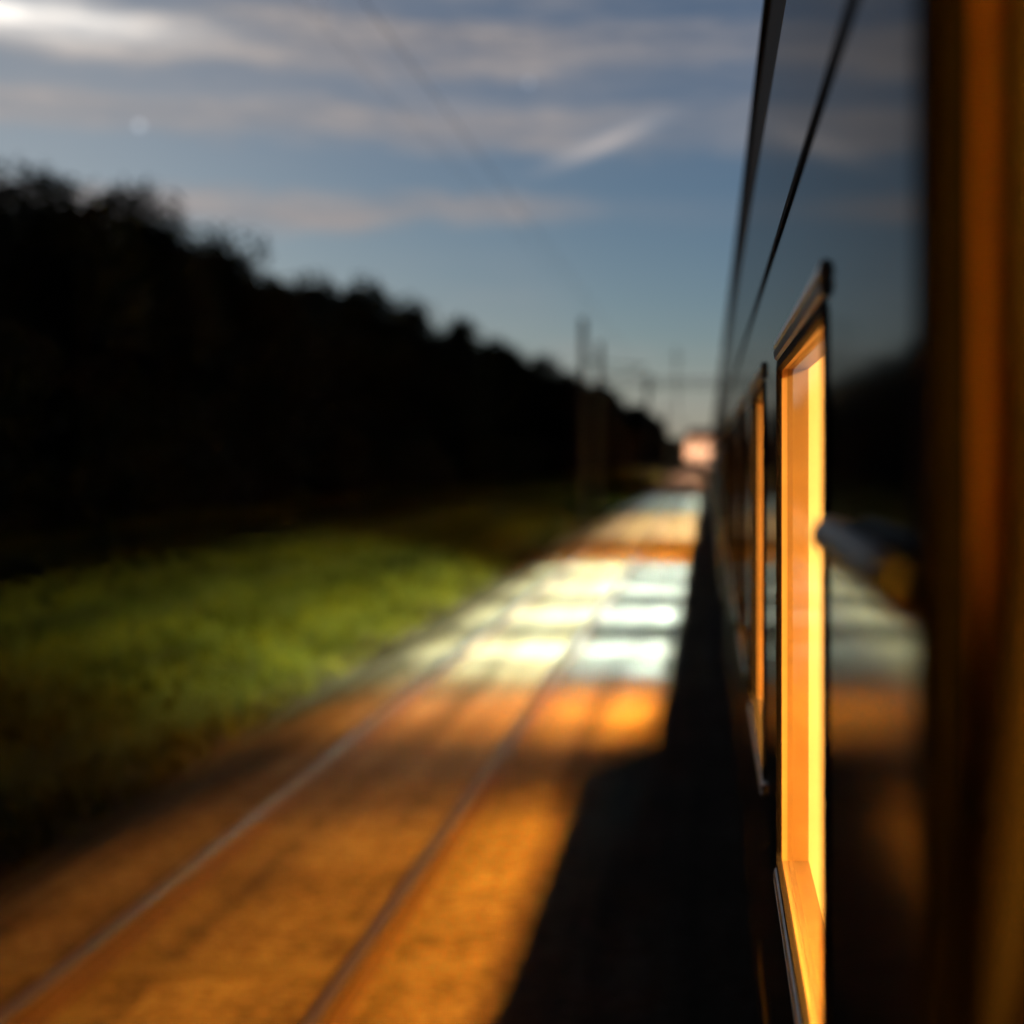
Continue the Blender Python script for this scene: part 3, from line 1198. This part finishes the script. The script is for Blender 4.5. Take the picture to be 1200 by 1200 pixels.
# ------------------------------------------------------------------ grass
gm = MB()
rnd = random.Random(5)
for i in range(95000):
    y = 7 + 150 * rnd.random() ** 2.0
    x = -5.3 - 11.3 * rnd.random() ** 1.2
    if x > -6.6 and rnd.random() < .6:
        continue
    cl = mnoise.noise(Vector((x * .9, y * .13, 0)))
    if cl < -.25 and rnd.random() < .6:
        continue
    h = rnd.uniform(.06, .14) * (1 + .5 * max(0, cl)) * (1 + y / 160)
    z = ground_z(x, y) - .01
    a = rnd.uniform(0, 6.28)
    wd = rnd.uniform(.008, .018) * (1 + y / 35)
    dx, dy = math.cos(a) * wd, math.sin(a) * wd
    lx, ly = rnd.gauss(0, .35) * h, rnd.gauss(0, .35) * h
    b = len(gm.v)
    gm.v += [(x - dx, y - dy, z), (x + dx, y + dy, z), (x + lx * .4 + dx * .7, y + ly * .4 + dy * .7, z + h * .6),
             (x + lx, y + ly, z + h), (x + lx * .4 - dx * .7, y + ly * .4 - dy * .7, z + h * .6)]
    gm.f.append((b, b + 1, b + 2, b + 3, b + 4))
me = bpy.data.meshes.new('grass')
me.from_pydata(gm.v, [], gm.f)
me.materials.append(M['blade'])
go = bpy.data.objects.new('grass', me)
COL.objects.link(go)
tag(go, 'green grass strip between the track and the dark wood', 'grass', kind='stuff')

# ------------------------------------------------------------------ lit building at the end of the straight
BY_ = 322.0
bt = thing('station_building', 'small pale pink building lit up at the vanishing point of the tracks', 'building', (-2.2, BY_, -.55))
m = MB()
m.box(-3.4, 3.4, 0, 9, 0, 6.6)
wl = m.build('wall', M['plaster'], bt)
m = MB()
b0 = len(m.v)
m.v += [(-3.8, -.4, 6.61), (3.8, -.4, 6.61), (3.8, 9.4, 6.61), (-3.8, 9.4, 6.61), (-3.0, 3.0, 8.9), (3.0, 3.0, 8.9), (3.0, 6, 8.9), (-3.0, 6, 8.9)]
m.f += [(0, 1, 2, 3), (0, 1, 5, 4), (1, 2, 6, 5), (2, 3, 7, 6), (3, 0, 4, 7), (4, 5, 6, 7)]
m.build('roof', M['tile'], bt)
for zz in (1.0, 4.0):
    for xx in (-2.1, 0, 2.1):
        m = MB()
        m.box(xx - .55, xx + .55, -.05, -.002, zz, zz + 1.6)
        f = m.build('window', M['white'], bt)
        m = MB()
        m.box(xx - .45, xx + .45, -.075, -.052, zz + .1, zz + 1.5)
        m.build('pane', M['dglass'], f)
for (lx, lab, s) in ((-6.2, 'added lamp in front of the far pale building, on the left', 9000), (3.0, 'added lamp in front of the far pale building, hidden by the train', 9000)):  # lamps added to light the building, no source in view
    lt = thing('added_lamp', lab, 'added lamp', (lx - .3, BY_ - 6, -.5), 'added lamps before the far building')
    m = MB()
    m.tube([(0, 0, 0), (0, 0, 5.4), (0, .3, 5.75), (0, .9, 5.85)], [.08, .05, .045, .04], 10)
    m.build('pole', M['galv'], lt)
    m = MB()
    m.box(-.16, .16, .86, 1.5, 5.80, 5.92)
    hd = m.build('lamp_head', M['galv'], lt, bevel=.03)
    m = MB()
    m.box(-.17, .17, .835, .857, 5.58, 5.93)
    m.build('visor', M['galv'], hd)  # hides the added bulb from the camera
    m = MB()
    m.box(-.13, .13, .92, 1.45, 5.76, 5.798)
    m.build('bulb', emis('lamp_glow', (1.0, .66, .42), 4600.0), hd)
